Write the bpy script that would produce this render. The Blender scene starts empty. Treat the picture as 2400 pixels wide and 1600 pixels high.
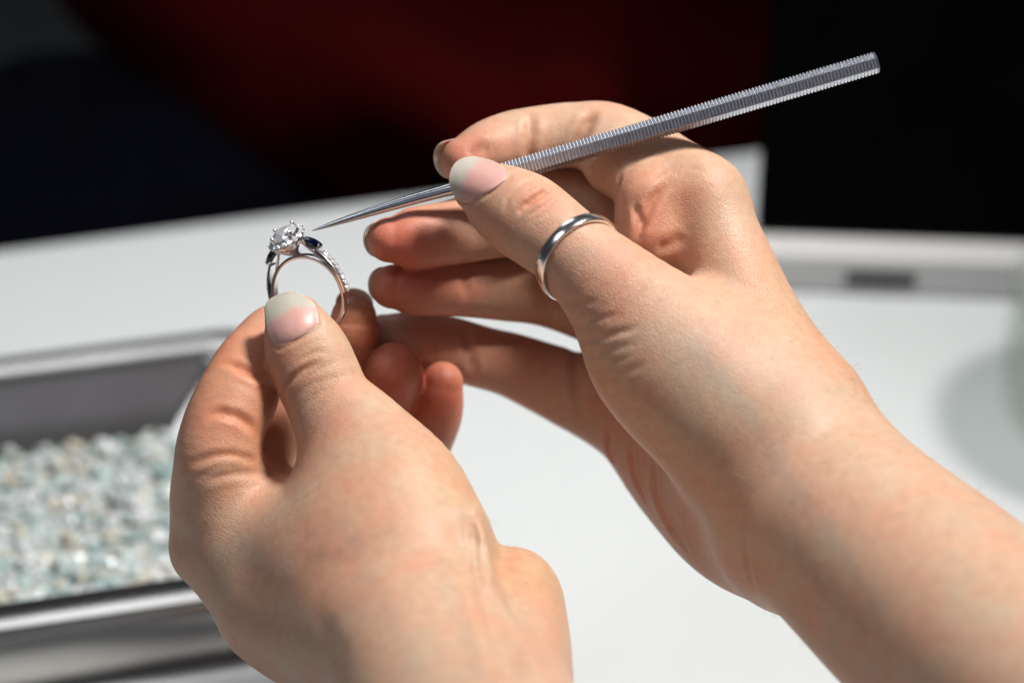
import bpy, bmesh, math, random
import numpy as np
from mathutils import Vector, Matrix

random.seed(7)
rng = np.random.default_rng(7)
scene = bpy.context.scene
COL = scene.collection

# ------------------------------------------------------------------ camera
PITCH = math.radians(35.0)
CAM_H = 0.46            # metres above the counter top
LENS, SENSOR = 80.0, 36.0
FOCUS = 0.545           # metres to the ring and the thumb nails
W0, H0 = 2400.0, 1600.0
cam_d = bpy.data.cameras.new('camera')
cam = bpy.data.objects.new('camera', cam_d)
COL.objects.link(cam)
cam.location = (0, 0, CAM_H)
cam.rotation_euler = (math.radians(90) - PITCH, 0, 0)
cam_d.lens, cam_d.sensor_width = LENS, SENSOR
cam_d.clip_start, cam_d.clip_end = 0.02, 50.0
cam_d.dof.use_dof = True
cam_d.dof.focus_distance = FOCUS + 0.003
cam_d.dof.aperture_fstop = 5.5
cam_d.dof.aperture_blades = 0
scene.camera = cam

RIGHT = np.array([1.0, 0, 0])
UP = np.array([0, math.sin(PITCH), math.cos(PITCH)])
FWD = np.array([0, math.cos(PITCH), -math.sin(PITCH)])
CAM = np.array([0, 0, CAM_H])
MMPX = FOCUS * 1000 * SENSOR / LENS / W0      # mm per photo pixel at the focus distance
D = FOCUS * 1000

def world_dir(v):
    v = np.asarray(v, float)
    return RIGHT * v[0] + UP * v[1] - FWD * v[2]

# ------------------------------------------------------------------ world and lamps
world = bpy.data.worlds.new('World')
scene.world = world
world.use_nodes = True
world.node_tree.nodes['Background'].inputs[0].default_value = (0.82, 0.84, 1.0, 1)
world.node_tree.nodes['Background'].inputs[1].default_value = 0.035

TARGET = CAM + FWD * FOCUS
def area(name, direction, dist, size, power, color, target=TARGET, spot=None):
    if spot is None:
        l = bpy.data.lights.new(name, 'AREA')
        l.shape = 'DISK'; l.size = size
    else:
        l = bpy.data.lights.new(name, 'SPOT')
        l.spot_size = math.radians(spot); l.spot_blend = 0.6; l.shadow_soft_size = size
    l.energy = power; l.color = color
    o = bpy.data.objects.new(name, l); COL.objects.link(o)
    d = np.asarray(direction, float); d = d / np.linalg.norm(d)
    p = np.asarray(target) + d * dist
    o.location = p
    o.rotation_euler = Vector(-d).to_track_quat('-Z', 'Y').to_euler()
    return o
# ceiling spotlight of the shop, then three added fill lamps
SPOT_AT = CAM + FWD * (FOCUS + 0.03) + RIGHT * 0.0 + UP * 0.045
area('key_spot', (0.47, 0.07, 0.86), 1.15, 0.12, 97, (1.0, 0.965, 0.91), target=SPOT_AT, spot=44).data.spot_blend = 1.0
area('soft_left_fill', (-0.50, -0.15, 0.85), 1.5, 0.7, 3.6, (0.88, 0.92, 1.0))  # added fill from upper left, lifts the left hand and the metal
area('rear_metal_fill', world_dir((-0.25, 0.94, -0.22)), 1.6, 0.6, 2.0, (0.92, 0.95, 1.0))  # added lamp, brightens the top facet of the tool
area('front_metal_fill', (0.1, -0.80, 0.60), 1.7, 1.3, 1.0, (0.86, 0.86, 1.0))  # added behind the camera for the tool's middle facet to reflect
scene.view_settings.view_transform = 'Standard'
scene.view_settings.look = 'None'
scene.view_settings.exposure = 0.0
scene.view_settings.gamma = 1.0
scene.view_settings.use_curve_mapping = False
scene.cycles.use_denoising = True
scene.cycles.max_bounces = 10
scene.cycles.sample_clamp_indirect = 6.0

# ------------------------------------------------------------------ coordinates
# 'hand space': millimetres, X right, Y up, Z towards the viewer, origin in the focus plane
def P(px, py, z=0.0):
    s = MMPX * (D - z) / D
    return np.array([(px - 1200) * s, -(py - 800) * s, z])
def to_world(v):
    v = np.atleast_2d(np.asarray(v, float)) / 1000.0
    return CAM + v[:, :1] * RIGHT + v[:, 1:2] * UP + (FOCUS - v[:, 2:3]) * FWD
def ray(px, py):
    f = LENS / SENSOR * W0
    d = FWD * f + RIGHT * (px - 1200) - UP * (py - 800)
    return d / np.linalg.norm(d)
def on_plane(px, py, z=0.0):
    d = ray(px, py)
    t = (z - CAM[2]) / d[2]
    return CAM + d * t

# ------------------------------------------------------------------ object helpers
def tag(o, label=None, cat=None, group=None, kind=None):
    if label: o['label'] = label
    if cat: o['category'] = cat
    if group: o['group'] = group
    if kind: o['kind'] = kind
    return o
def empty(name, loc):
    o = bpy.data.objects.new(name, None); COL.objects.link(o)
    o.location = loc; o.empty_display_size = 0.01
    return o
def mesh_obj(name, verts, faces, mat, parent=None, smooth=True, origin=None, wv=True):
    """verts in hand space mm (wv False) or world metres (wv True)"""
    V = np.asarray(verts, float)
    if not wv: V = to_world(V)
    if parent is not None: org = np.array(parent_world(parent))
    elif origin is not None: org = np.asarray(origin, float)
    else: org = V.mean(0)
    me = bpy.data.meshes.new(name)
    fl = faces.tolist() if isinstance(faces, np.ndarray) else faces
    me.from_pydata((V - org).tolist(), [], fl)
    me.update()
    if smooth:
        me.polygons.foreach_set('use_smooth', np.ones(len(me.polygons), bool))
    if mat is not None: me.materials.append(mat)
    o = bpy.data.objects.new(name, me); COL.objects.link(o)
    if parent is None: o.location = org
    else: o.parent = parent
    return o
def parent_world(o):
    p = Vector((0, 0, 0))
    while o is not None:
        p += o.location; o = o.parent
    return p
def bevel(o, w, seg=2):
    m = o.modifiers.new('bevel', 'BEVEL'); m.width = w; m.segments = seg; m.limit_method = 'ANGLE'
    return o
def set_color(o, cols, name='tint'):
    a = o.data.color_attributes.new(name, 'FLOAT_COLOR', 'POINT')
    c = np.ones((len(cols), 4), np.float32); c[:, :3] = cols
    a.data.foreach_set('color', c.ravel())

# ------------------------------------------------------------------ materials
def new_mat(name):
    m = bpy.data.materials.new(name); m.use_nodes = True
    nt = m.node_tree; b = nt.nodes['Principled BSDF']
    return m, nt, b
def node(nt, t, **kw):
    n = nt.nodes.new(t)
    for k, v in kw.items(): setattr(n, k, v)
    return n
def simple(name, color, rough=0.5, metal=0.0, bump=None, var=None, spec=None):
    m, nt, b = new_mat(name)
    b.inputs['Base Color'].default_value = (*color, 1)
    b.inputs['Roughness'].default_value = rough
    b.inputs['Metallic'].default_value = metal
    if spec is not None: b.inputs['Specular IOR Level'].default_value = spec
    tc = node(nt, 'ShaderNodeTexCoord')
    if var:
        sc, amt = var
        n = node(nt, 'ShaderNodeTexNoise'); n.inputs['Scale'].default_value = sc; n.inputs['Detail'].default_value = 5
        nt.links.new(tc.outputs['Object'], n.inputs['Vector'])
        r = node(nt, 'ShaderNodeMapRange')
        r.inputs['From Min'].default_value = 0.3; r.inputs['From Max'].default_value = 0.7
        r.inputs['To Min'].default_value = 1 - amt; r.inputs['To Max'].default_value = 1 + amt
        nt.links.new(n.outputs['Fac'], r.inputs['Value'])
        mx = node(nt, 'ShaderNodeMix', data_type='RGBA', blend_type='MULTIPLY'); mx.inputs['Factor'].default_value = 1
        mx.inputs['A'].default_value = (*color, 1)
        nt.links.new(r.outputs['Result'], mx.inputs['B'])
        nt.links.new(mx.outputs['Result'], b.inputs['Base Color'])
    if bump:
        sc, dist = bump
        n2 = node(nt, 'ShaderNodeTexNoise'); n2.inputs['Scale'].default_value = sc; n2.inputs['Detail'].default_value = 4
        nt.links.new(tc.outputs['Object'], n2.inputs['Vector'])
        bp = node(nt, 'ShaderNodeBump'); bp.inputs['Strength'].default_value = 1.0; bp.inputs['Distance'].default_value = dist
        nt.links.new(n2.outputs['Fac'], bp.inputs['Height'])
        nt.links.new(bp.outputs['Normal'], b.inputs['Normal'])
    return m

def skin_material():
    m, nt, b = new_mat('skin')
    tc = node(nt, 'ShaderNodeTexCoord')
    at = node(nt, 'ShaderNodeAttribute', attribute_name='tint')
    # mottled blotches, two sizes
    n1 = node(nt, 'ShaderNodeTexNoise'); n1.inputs['Scale'].default_value = 75; n1.inputs['Detail'].default_value = 4; n1.inputs['Roughness'].default_value = 0.6
    n2 = node(nt, 'ShaderNodeTexNoise'); n2.inputs['Scale'].default_value = 420; n2.inputs['Detail'].default_value = 3
    for n in (n1, n2): nt.links.new(tc.outputs['Object'], n.inputs['Vector'])
    cr = node(nt, 'ShaderNodeValToRGB')
    cr.color_ramp.elements[0].position = 0.3; cr.color_ramp.elements[0].color = (1.06, 0.86, 0.82, 1)
    cr.color_ramp.elements[1].position = 0.7; cr.color_ramp.elements[1].color = (0.95, 1.04, 1.03, 1)
    nt.links.new(n1.outputs['Fac'], cr.inputs['Fac'])
    cr2 = node(nt, 'ShaderNodeValToRGB')
    cr2.color_ramp.elements[0].position = 0.3; cr2.color_ramp.elements[0].color = (0.93, 0.90, 0.89, 1)
    cr2.color_ramp.elements[1].position = 0.7; cr2.color_ramp.elements[1].color = (1.04, 1.04, 1.04, 1)
    nt.links.new(n2.outputs['Fac'], cr2.inputs['Fac'])
    m1 = node(nt, 'ShaderNodeMix', data_type='RGBA', blend_type='MULTIPLY'); m1.inputs['Factor'].default_value = 1
    m2 = node(nt, 'ShaderNodeMix', data_type='RGBA', blend_type='MULTIPLY'); m2.inputs['Factor'].default_value = 1
    nt.links.new(at.outputs['Color'], m1.inputs['A']); nt.links.new(cr.outputs['Color'], m1.inputs['B'])
    nt.links.new(m1.outputs['Result'], m2.inputs['A']); nt.links.new(cr2.outputs['Color'], m2.inputs['B'])
    nt.links.new(m2.outputs['Result'], b.inputs['Base Color'])
    b.inputs['Subsurface Weight'].default_value = 0.30
    b.inputs['Subsurface Radius'].default_value = (1.0, 0.36, 0.18)
    b.inputs['Subsurface Scale'].default_value = 0.0042
    b.inputs['Specular IOR Level'].default_value = 0.42
    # roughness breakup
    rr = node(nt, 'ShaderNodeMapRange'); rr.inputs['To Min'].default_value = 0.40; rr.inputs['To Max'].default_value = 0.58
    nt.links.new(n2.outputs['Fac'], rr.inputs['Value']); nt.links.new(rr.outputs['Result'], b.inputs['Roughness'])
    # skin relief: cell-like furrows and fine grain
    warp = node(nt, 'ShaderNodeTexNoise'); warp.inputs['Scale'].default_value = 260; warp.inputs['Detail'].default_value = 2
    nt.links.new(tc.outputs['Object'], warp.inputs['Vector'])
    wm = node(nt, 'ShaderNodeVectorMath', operation='MULTIPLY_ADD')
    wm.inputs[1].default_value = (0.0016,) * 3
    nt.links.new(warp.outputs['Color'], wm.inputs[0]); nt.links.new(tc.outputs['Object'], wm.inputs[2])
    vo = node(nt, 'ShaderNodeTexVoronoi', feature='DISTANCE_TO_EDGE'); vo.inputs['Scale'].default_value = 1250
    nt.links.new(wm.outputs['Vector'], vo.inputs['Vector'])
    vr = node(nt, 'ShaderNodeMapRange'); vr.inputs['From Min'].default_value = 0.0; vr.inputs['From Max'].default_value = 0.18
    nt.links.new(vo.outputs['Distance'], vr.inputs['Value'])
    n3 = node(nt, 'ShaderNodeTexNoise'); n3.inputs['Scale'].default_value = 1500; n3.inputs['Detail'].default_value = 3
    nt.links.new(tc.outputs['Object'], n3.inputs['Vector'])
    rough_at = node(nt, 'ShaderNodeAttribute', attribute_name='relief')
    ml = node(nt, 'ShaderNodeMath', operation='MULTIPLY')
    nt.links.new(vr.outputs['Result'], ml.inputs[0]); nt.links.new(rough_at.outputs['Fac'], ml.inputs[1])
    b1 = node(nt, 'ShaderNodeBump'); b1.inputs['Strength'].default_value = 1.0; b1.inputs['Distance'].default_value = 0.000036
    nt.links.new(ml.outputs['Value'], b1.inputs['Height'])
    b2 = node(nt, 'ShaderNodeBump'); b2.inputs['Strength'].default_value = 1.0; b2.inputs['Distance'].default_value = 0.00008
    nt.links.new(n3.outputs['Fac'], b2.inputs['Height']); nt.links.new(b1.outputs['Normal'], b2.inputs['Normal'])
    nt.links.new(b2.outputs['Normal'], b.inputs['Normal'])
    return m
SKIN = skin_material()

def nail_material():
    m, nt, b = new_mat('nail')
    at = node(nt, 'ShaderNodeAttribute', attribute_name='tint')
    nt.links.new(at.outputs['Color'], b.inputs['Base Color'])
    b.inputs['Roughness'].default_value = 0.42
    b.inputs['Subsurface Weight'].default_value = 0.7
    b.inputs['Subsurface Radius'].default_value = (1, 0.5, 0.4)
    b.inputs['Subsurface Scale'].default_value = 0.0015
    b.inputs['Coat Weight'].default_value = 0.12
    b.inputs['Coat Roughness'].default_value = 0.25
    tc = node(nt, 'ShaderNodeTexCoord'); n = node(nt, 'ShaderNodeTexNoise'); n.inputs['Scale'].default_value = 700
    nt.links.new(tc.outputs['Object'], n.inputs['Vector'])
    bp = node(nt, 'ShaderNodeBump'); bp.inputs['Distance'].default_value = 0.00005
    nt.links.new(n.outputs['Fac'], bp.inputs['Height']); nt.links.new(bp.outputs['Normal'], b.inputs['Normal'])
    return m
NAIL = nail_material()
STEEL = simple('tool_steel', (0.72, 0.73, 0.78), 0.30, 1.0, var=(900, 0.12), bump=(2600, 0.00003))
STEEL_SMOOTH = simple('tool_steel_polished', (0.52, 0.53, 0.57), 0.22, 1.0, var=(600, 0.1))
SILVER = simple('silver', (0.94, 0.94, 0.92), 0.2, 1.0, bump=(900, 0.00002))
WHITE_GOLD = simple('white_gold', (0.88, 0.87, 0.86), 0.18, 1.0)
SAPPHIRE = simple('sapphire', (0.001, 0.002, 0.014), 0.04, 0.0)
def glass_mat(name, col, ior, rough=0.0):
    m, nt, b = new_mat(name)
    b.inputs['Base Color'].default_value = (*col, 1)
    b.inputs['Transmission Weight'].default_value = 1.0
    b.inputs['IOR'].default_value = ior; b.inputs['Roughness'].default_value = rough
    return m
DIAMOND = glass_mat('diamond', (0.95, 0.96, 1.0), 2.2)
_d = DIAMOND.node_tree.nodes['Principled BSDF'].inputs
_d['Metallic'].default_value = 0.38; _d['Transmission Weight'].default_value = 0.25; _d['Roughness'].default_value = 0.02
COUNTER = simple('counter_laminate', (0.57, 0.60, 0.615), 0.55, 0.0, var=(9, 0.025), bump=(60, 0.0004))
TRAY = simple('tray_steel', (0.52, 0.50, 0.47), 0.22, 1.0, var=(30, 0.1))
CANISTER = simple('canister_steel', (0.62, 0.65, 0.64), 0.4, 0.3, var=(20, 0.1))
BLACK = simple('black_plastic', (0.003, 0.003, 0.003), 0.9, 0.0, spec=0.0, var=(40, 0.2))
PALE = simple('pale_grey_plastic', (0.62, 0.62, 0.62), 0.45, 0.0, var=(25, 0.04))
INK = simple('label_ink', (0.02, 0.015, 0.015), 0.6, 0.0, var=(60, 0.2))
RED = simple('red_cloth', (0.036, 0.0006, 0.0005), 0.95, 0.0, var=(10, 0.2), bump=(20, 0.005), spec=0.05)
NAVY = simple('navy_cloth', (0.0012, 0.0016, 0.004), 0.95, 0.0, var=(14, 0.4), bump=(40, 0.01), spec=0.05)
JAR, _nt, _b = new_mat('grey_glass')
_b.inputs['Base Color'].default_value = (0.42, 0.42, 0.40, 1); _b.inputs['Roughness'].default_value = 0.2
_tr = node(_nt, 'ShaderNodeBsdfTransparent'); _tr.inputs['Color'].default_value = (0.93, 0.95, 0.94, 1)
_mx = node(_nt, 'ShaderNodeMixShader'); _mx.inputs['Fac'].default_value = 0.13
_nt.links.new(_tr.outputs['BSDF'], _mx.inputs[1]); _nt.links.new(_b.outputs['BSDF'], _mx.inputs[2])
_nt.links.new(_mx.outputs['Shader'], _nt.nodes['Material Output'].inputs['Surface'])
HAIR = simple('fine_hair', (0.30, 0.19, 0.10), 0.5, 0.0, var=(200, 0.3))
FLOOR = simple('dark_floor', (0.008, 0.009, 0.008), 0.7, 0.0, var=(6, 0.3))
GREY_SEAT = simple('grey_seat', (0.05, 0.055, 0.055), 0.6, 0.0, var=(20, 0.2))

# ------------------------------------------------------------------ signed distance modelling
class Chain:
    """a smooth limb: rows of (px, py, z_mm, half_width_px, half_depth_mm)"""
    def __init__(self, rows, k=6.0, sub=5, cap=1.0):
        self.k = k
        R = np.array([list(r) for r in rows], float)
        C = np.array([P(*r[:3]) for r in R])
        s = MMPX * (D - R[:, 2]) / D
        ru = R[:, 3] * s; rv = R[:, 4]
        A = np.column_stack([C, ru, rv])
        if len(A) > 1:
            out = []
            n = len(A)
            for i in range(n - 1):
                p0 = A[max(i - 1, 0)] if i > 0 else 2 * A[0] - A[1]
                p1, p2 = A[i], A[i + 1]
                p3 = A[i + 2] if i + 2 < n else 2 * A[-1] - A[-2]
                for j in range(sub):
                    t = j / sub
                    out.append(0.5 * (2 * p1 + (p2 - p0) * t + (2 * p0 - 5 * p1 + 4 * p2 - p3) * t * t + (3 * p1 - p0 - 3 * p2 + p3) * t ** 3))
            out.append(A[-1]); A = np.array(out)
        else:
            A = np.vstack([A[0], A[0] + np.array([0.01, 0, 0, 0, 0])])
        self.C = A[:, :3]; self.ru = np.maximum(A[:, 3], 1); self.rv = np.maximum(A[:, 4], 1)
        self.rw = cap * np.sqrt(self.ru * self.rv)
        T = np.gradient(self.C, axis=0); T /= np.linalg.norm(T, axis=1)[:, None] + 1e-9
        zz = np.array([0, 0, 1.0])
        U = np.cross(T, zz); nu = np.linalg.norm(U, axis=1)[:, None]
        U = np.where(nu > 0.05, U / (nu + 1e-9), np.array([1.0, 0, 0]))
        V = np.cross(T, U); V /= np.linalg.norm(V, axis=1)[:, None] + 1e-9
        self.T, self.U, self.V = T, U, V
        m = max(self.ru.max(), self.rv.max()) + k * 0.5 + 5
        self.lo = self.C.min(0) - m; self.hi = self.C.max(0) + m
    def __call__(self, Q):
        out = np.full(len(Q), 60.0)
        msk = np.all((Q > self.lo) & (Q < self.hi), axis=1)
        if not msk.any(): return out
        q = np.ascontiguousarray(Q[msk]); n = len(q)
        qx, qy, qz = (np.ascontiguousarray(q[:, j]) for j in range(3))
        best = np.full(n, 1e9); ti = np.zeros(n)
        for i in range(len(self.C) - 1):
            a = self.C[i]; ab = self.C[i + 1] - a
            x = qx - a[0]; y = qy - a[1]; z = qz - a[2]
            t = (x * ab[0] + y * ab[1] + z * ab[2]) * (1.0 / (ab @ ab + 1e-12))
            np.clip(t, 0, 1, out=t)
            x -= t * ab[0]; y -= t * ab[1]; z -= t * ab[2]
            d2 = x * x + y * y + z * z
            w = d2 < best
            np.copyto(best, d2, where=w); np.copyto(ti, i + t, where=w)
        i0 = np.minimum(ti.astype(int), len(self.C) - 2); f = (ti - i0)
        def lp(X):
            ff = f[:, None] if X.ndim > 1 else f
            return X[i0] * (1 - ff) + X[i0 + 1] * ff
        r = q - lp(self.C)
        u = np.einsum('ij,ij->i', r, lp(self.U)); v = np.einsum('ij,ij->i', r, lp(self.V)); w = np.einsum('ij,ij->i', r, lp(self.T))
        ru, rv, rw = lp(self.ru), lp(self.rv), lp(self.rw)
        g = np.sqrt((u / ru) ** 2 + (v / rv) ** 2 + (w / rw) ** 2) + 1e-6
        gr = np.sqrt((u / ru ** 2) ** 2 + (v / rv ** 2) ** 2 + (w / rw ** 2) ** 2) / g + 1e-6
        out[msk] = np.clip((g - 1) / gr, -60, 60)
        return out

def smin(a, b, k):
    h = np.maximum(k - np.abs(a - b), 0) / k
    return np.minimum(a, b) - h * h * k * 0.25
def smax(a, b, k):
    return -smin(-a, -b, k)

class Hand:
    def __init__(self, core, fingers, kf=6.0, hollows=()):
        self.core, self.fingers, self.kf, self.hollows = core, fingers, kf, hollows
    def __call__(self, Q):
        d = None
        for c in self.core:
            e = c(Q); d = e if d is None else smin(d, e, c.k)
        for c in self.hollows:
            d = smax(d, -c(Q), c.k)
        out = d
        for fl in self.fingers:
            e = None
            for c in fl:
                x = c(Q); e = x if e is None else smin(e, x, c.k)
            out = smin(out, smin(d, e, fl[0].k), 0.9)
        return out

def mesh_sdf(f, lo, hi, h, B=4, newton=2):
    lo = np.asarray(lo, float); hi = np.asarray(hi, float)
    nb = np.ceil((hi - lo) / (h * B)).astype(int)
    N = nb * B + 1
    ax = [lo[i] + (np.arange(nb[i]) + 0.5) * B * h for i in range(3)]
    G = np.stack(np.meshgrid(*ax, indexing='ij'), -1).reshape(-1, 3)
    dc = f(G).reshape(nb)
    act = np.abs(dc) < B * h * 0.9 + 1.6
    d = np.full(N, 60.0, np.float32)
    d[:-1, :-1, :-1] = np.repeat(np.repeat(np.repeat(np.where(dc < 0, -60, 60), B, 0), B, 1), B, 2)
    nm = np.zeros(N, bool)
    A = np.repeat(np.repeat(np.repeat(act, B, 0), B, 1), B, 2)
    nm[:-1, :-1, :-1] |= A; nm[1:, :-1, :-1] |= A; nm[:-1, 1:, :-1] |= A; nm[:-1, :-1, 1:] |= A
    nm[1:, 1:, :-1] |= A; nm[1:, :-1, 1:] |= A; nm[:-1, 1:, 1:] |= A; nm[1:, 1:, 1:] |= A
    idx = np.argwhere(nm)
    vals = np.empty(len(idx), np.float32)
    for s in range(0, len(idx), 400000):
        vals[s:s + 400000] = f(lo + idx[s:s + 400000] * h)
    d[nm] = vals
    ins = d < 0
    cnt = np.zeros(N - 1, np.int8)
    for a in (0, 1):
        for b in (0, 1):
            for c in (0, 1):
                cnt += ins[a:N[0] - 1 + a, b:N[1] - 1 + b, c:N[2] - 1 + c]
    cells = np.argwhere((cnt > 0) & (cnt < 8))
    vid = np.full(N - 1, -1, np.int64); vid[tuple(cells.T)] = np.arange(len(cells))
    acc = np.zeros((len(cells), 3)); num = np.zeros(len(cells))
    cor = [(a, b, c) for a in (0, 1) for b in (0, 1) for c in (0, 1)]
    for p in cor:
        for ax_ in range(3):
            if p[ax_] == 0:
                q = list(p); q[ax_] = 1
                d0 = d[tuple((cells + p).T)]; d1 = d[tuple((cells + q).T)]
                x = (d0 < 0) != (d1 < 0)
                t = np.where(x, d0 / np.where(x, d0 - d1, 1), 0)
                pt = np.tile(np.array(p, float), (len(cells), 1)); pt[:, ax_] += t
                acc[x] += pt[x]; num[x] += 1
    V = lo + (cells + acc / num[:, None]) * h
    faces = []
    for ax_ in range(3):
        b_, c_ = (ax_ + 1) % 3, (ax_ + 2) % 3
        sl0 = [slice(None)] * 3; sl1 = [slice(None)] * 3
        sl0[ax_] = slice(0, -1); sl1[ax_] = slice(1, None)
        e0, e1 = ins[tuple(sl0)], ins[tuple(sl1)]
        E = np.argwhere(e0 != e1)
        E = E[(E[:, b_] > 0) & (E[:, c_] > 0) & (E[:, b_] < N[b_] - 1) & (E[:, c_] < N[c_] - 1)]
        ob = np.zeros(3, int); ob[b_] = 1; oc = np.zeros(3, int); oc[c_] = 1
        q = np.stack([vid[tuple((E - ob - oc).T)], vid[tuple((E - oc).T)], vid[tuple(E.T)], vid[tuple((E - ob).T)]], 1)
        flip = ~e0[tuple(E.T)]
        q[flip] = q[flip][:, ::-1]
        faces.append(q)
    F = np.concatenate(faces); F = F[(F >= 0).all(1)]
    for _ in range(newton):
        n_ = normals(V, F)
        V = V - n_ * np.clip(f(V), -0.6 * h, 0.6 * h)[:, None] * 0.8
    return V, F

def relax(V, F, it=2, lam=0.45):
    E = np.concatenate([F[:, [0, 1]], F[:, [1, 2]], F[:, [2, 3]], F[:, [3, 0]]])
    n = len(V)
    for _ in range(it):
        S = np.zeros_like(V); c = np.zeros(n)
        for k in range(3):
            S[:, k] = np.bincount(E[:, 0], V[E[:, 1], k], n) + np.bincount(E[:, 1], V[E[:, 0], k], n)
        c = np.bincount(E[:, 0], minlength=n) + np.bincount(E[:, 1], minlength=n)
        V = V + lam * (S / np.maximum(c, 1)[:, None] - V)
    return V
def normals(V, F):
    n = np.cross(V[F[:, 2]] - V[F[:, 0]], V[F[:, 3]] - V[F[:, 1]])
    N = np.zeros_like(V)
    for j in range(4):
        for k in range(3):
            N[:, k] += np.bincount(F[:, j], n[:, k], len(V))
    return N / (np.linalg.norm(N, axis=1)[:, None] + 1e-12)
def pix(V):
    s = MMPX * (D - V[:, 2]) / D
    return np.column_stack([1200 + V[:, 0] / s, 800 - V[:, 1] / s])
def spline(pts, step=4.0):
    pts = np.array(pts, float); out = []
    n = len(pts)
    for i in range(n - 1):
        p0 = pts[i - 1] if i else 2 * pts[0] - pts[1]
        p1, p2 = pts[i], pts[i + 1]
        p3 = pts[i + 2] if i + 2 < n else 2 * pts[-1] - pts[-2]
        m = max(2, int(np.linalg.norm((p2 - p1)[:2]) / step))
        for j in range(m):
            t = j / m
            out.append(0.5 * (2 * p1 + (p2 - p0) * t + (2 * p0 - 5 * p1 + 4 * p2 - p3) * t * t + (3 * p1 - p0 - 3 * p2 + p3) * t ** 3))
    out.append(pts[-1])
    return np.array(out)

class Surf:
    """look-up of the point of a skin seen at a given pixel"""
    def __init__(self, V, N):
        self.V, self.N, self.px = V, N, pix(V)
        self.front = np.where(N[:, 2] > -0.1)[0]
        self.pf = self.px[self.front]
    def at(self, p, rad=9.0, zmax=None, zmin=None):
        d = np.abs(self.pf - np.asarray(p)[:2]).max(1)
        c = self.front[d < rad]
        if zmax is not None: c = c[self.V[c, 2] < zmax]
        if zmin is not None: c = c[self.V[c, 2] > zmin]
        if len(c) == 0: return None
        i = c[np.argmax(self.V[c, 2])]
        j = c[self.V[c, 2] > self.V[i, 2] - 1.5]
        w = np.exp(-((self.px[j] - np.asarray(p)[:2]) ** 2).sum(1) / 30.0)
        return (self.V[j] * w[:, None]).sum(0) / w.sum()

def apply_creases(V, F, creases):
    N = normals(V, F); S = Surf(V, N)
    disp = np.zeros(len(V))
    for cr in creases:
        pts, depth, width = cr[0], cr[1], cr[2]
        opt = cr[3] if len(cr) > 3 else {}
        sp = spline(pts)
        pr, wt = [], []
        for i, p in enumerate(sp):
            q = S.at(p, zmax=opt.get('zmax'), zmin=opt.get('zmin'))
            if q is not None:
                pr.append(q); t = i / (len(sp) - 1)
                wt.append(min(1.0, 4 * t + 0.15, 4 * (1 - t) + 0.15) if opt.get('taper', True) else 1.0)
        if not pr: continue
        pr = np.array(pr); wt = np.array(wt)
        # drop stray samples that jumped to another finger
        keep = np.ones(len(pr), bool)
        med = np.median(pr[:, 2])
        keep &= np.abs(pr[:, 2] - med) < opt.get('dz', 14)
        pr, wt = pr[keep], wt[keep]
        R = width * 3.5
        m = np.all((V > pr.min(0) - R) & (V < pr.max(0) + R), axis=1)
        idx = np.where(m)[0]
        if len(idx) == 0: continue
        best = np.full(len(idx), 1e9); bw = np.zeros(len(idx))
        for p, w in zip(pr, wt):
            d2 = ((V[idx] - p) ** 2).sum(1)
            u = d2 < best
            best[u] = d2[u]; bw[u] = w
        dd = np.sqrt(best) / width
        prof = np.exp(-dd ** 2) - opt.get('rim', 0.25) * np.exp(-((dd - 1.9) / 0.8) ** 2)
        disp[idx] -= depth * bw * prof
    return V + N * disp[:, None]

SKIN_BASE = np.array([0.565, 0.378, 0.268])
def skin_tint(V, N, blots, base=SKIN_BASE):
    """blots: (px, py, z, radius_mm, colour multiplier, strength) - real pigment of knuckles, finger pads, veins"""
    col = np.tile(base, (len(V), 1))
    for (px, py, z, r, mul, s) in blots:
        c = P(px, py, z)
        w = s * np.exp(-((V - c) ** 2).sum(1) / r ** 2)
        col *= 1 + w[:, None] * (np.array(mul) - 1)
    return np.clip(col, 0.01, 0.95)

def tint_lines(col, V, N, lines):
    S = Surf(V, N)
    for pts, width, mul, st in lines:
        pr = np.array([q for q in (S.at(p) for p in spline(pts, 10.0)) if q is not None])
        m = np.where(np.all((V > pr.min(0) - 3 * width) & (V < pr.max(0) + 3 * width), axis=1))[0]
        best = np.full(len(m), 1e9)
        for p in pr: best = np.minimum(best, ((V[m] - p) ** 2).sum(1))
        w = st * np.exp(-best / width ** 2)
        col[m] *= 1 + w[:, None] * (np.array(mul) - 1)
    return np.clip(col, 0.01, 0.95)

def add_hair(parent, V, N, region, count, lean):
    m = np.where((V[:, 0] > region[0]) & (V[:, 0] < region[1]) & (V[:, 1] > region[2]) & (V[:, 1] < region[3]) & (N[:, 2] > -0.5))[0]
    pick = rng.choice(m, count); HV, HF = [], []
    for i in pick:
        L = rng.uniform(1.6, 3.6); d = N[i] * 0.55 + np.asarray(lean) + rng.normal(0, 0.18, 3); d /= np.linalg.norm(d)
        s_ = np.cross(d, N[i]); s_ /= np.linalg.norm(s_) + 1e-9; b = V[i]
        k = len(HV); q = b + d * L * 0.55; e = b + d * L + (np.asarray(lean) - N[i] * 0.4) * L * 0.25
        HV += [b - s_ * 0.03, b + s_ * 0.03, b + N[i] * 0.05, q - s_ * 0.022, q + s_ * 0.022, q + N[i] * 0.04, e]
        HF += [[k, k + 1, k + 4, k + 3], [k + 1, k + 2, k + 5, k + 4], [k + 2, k, k + 3, k + 5], [k + 3, k + 4, k + 6], [k + 4, k + 5, k + 6], [k + 5, k + 3, k + 6]]
    o = mesh_obj('arm_hair', HV, HF, HAIR, parent=parent, wv=False)
    o['kind'] = 'stuff'
    return o

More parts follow.
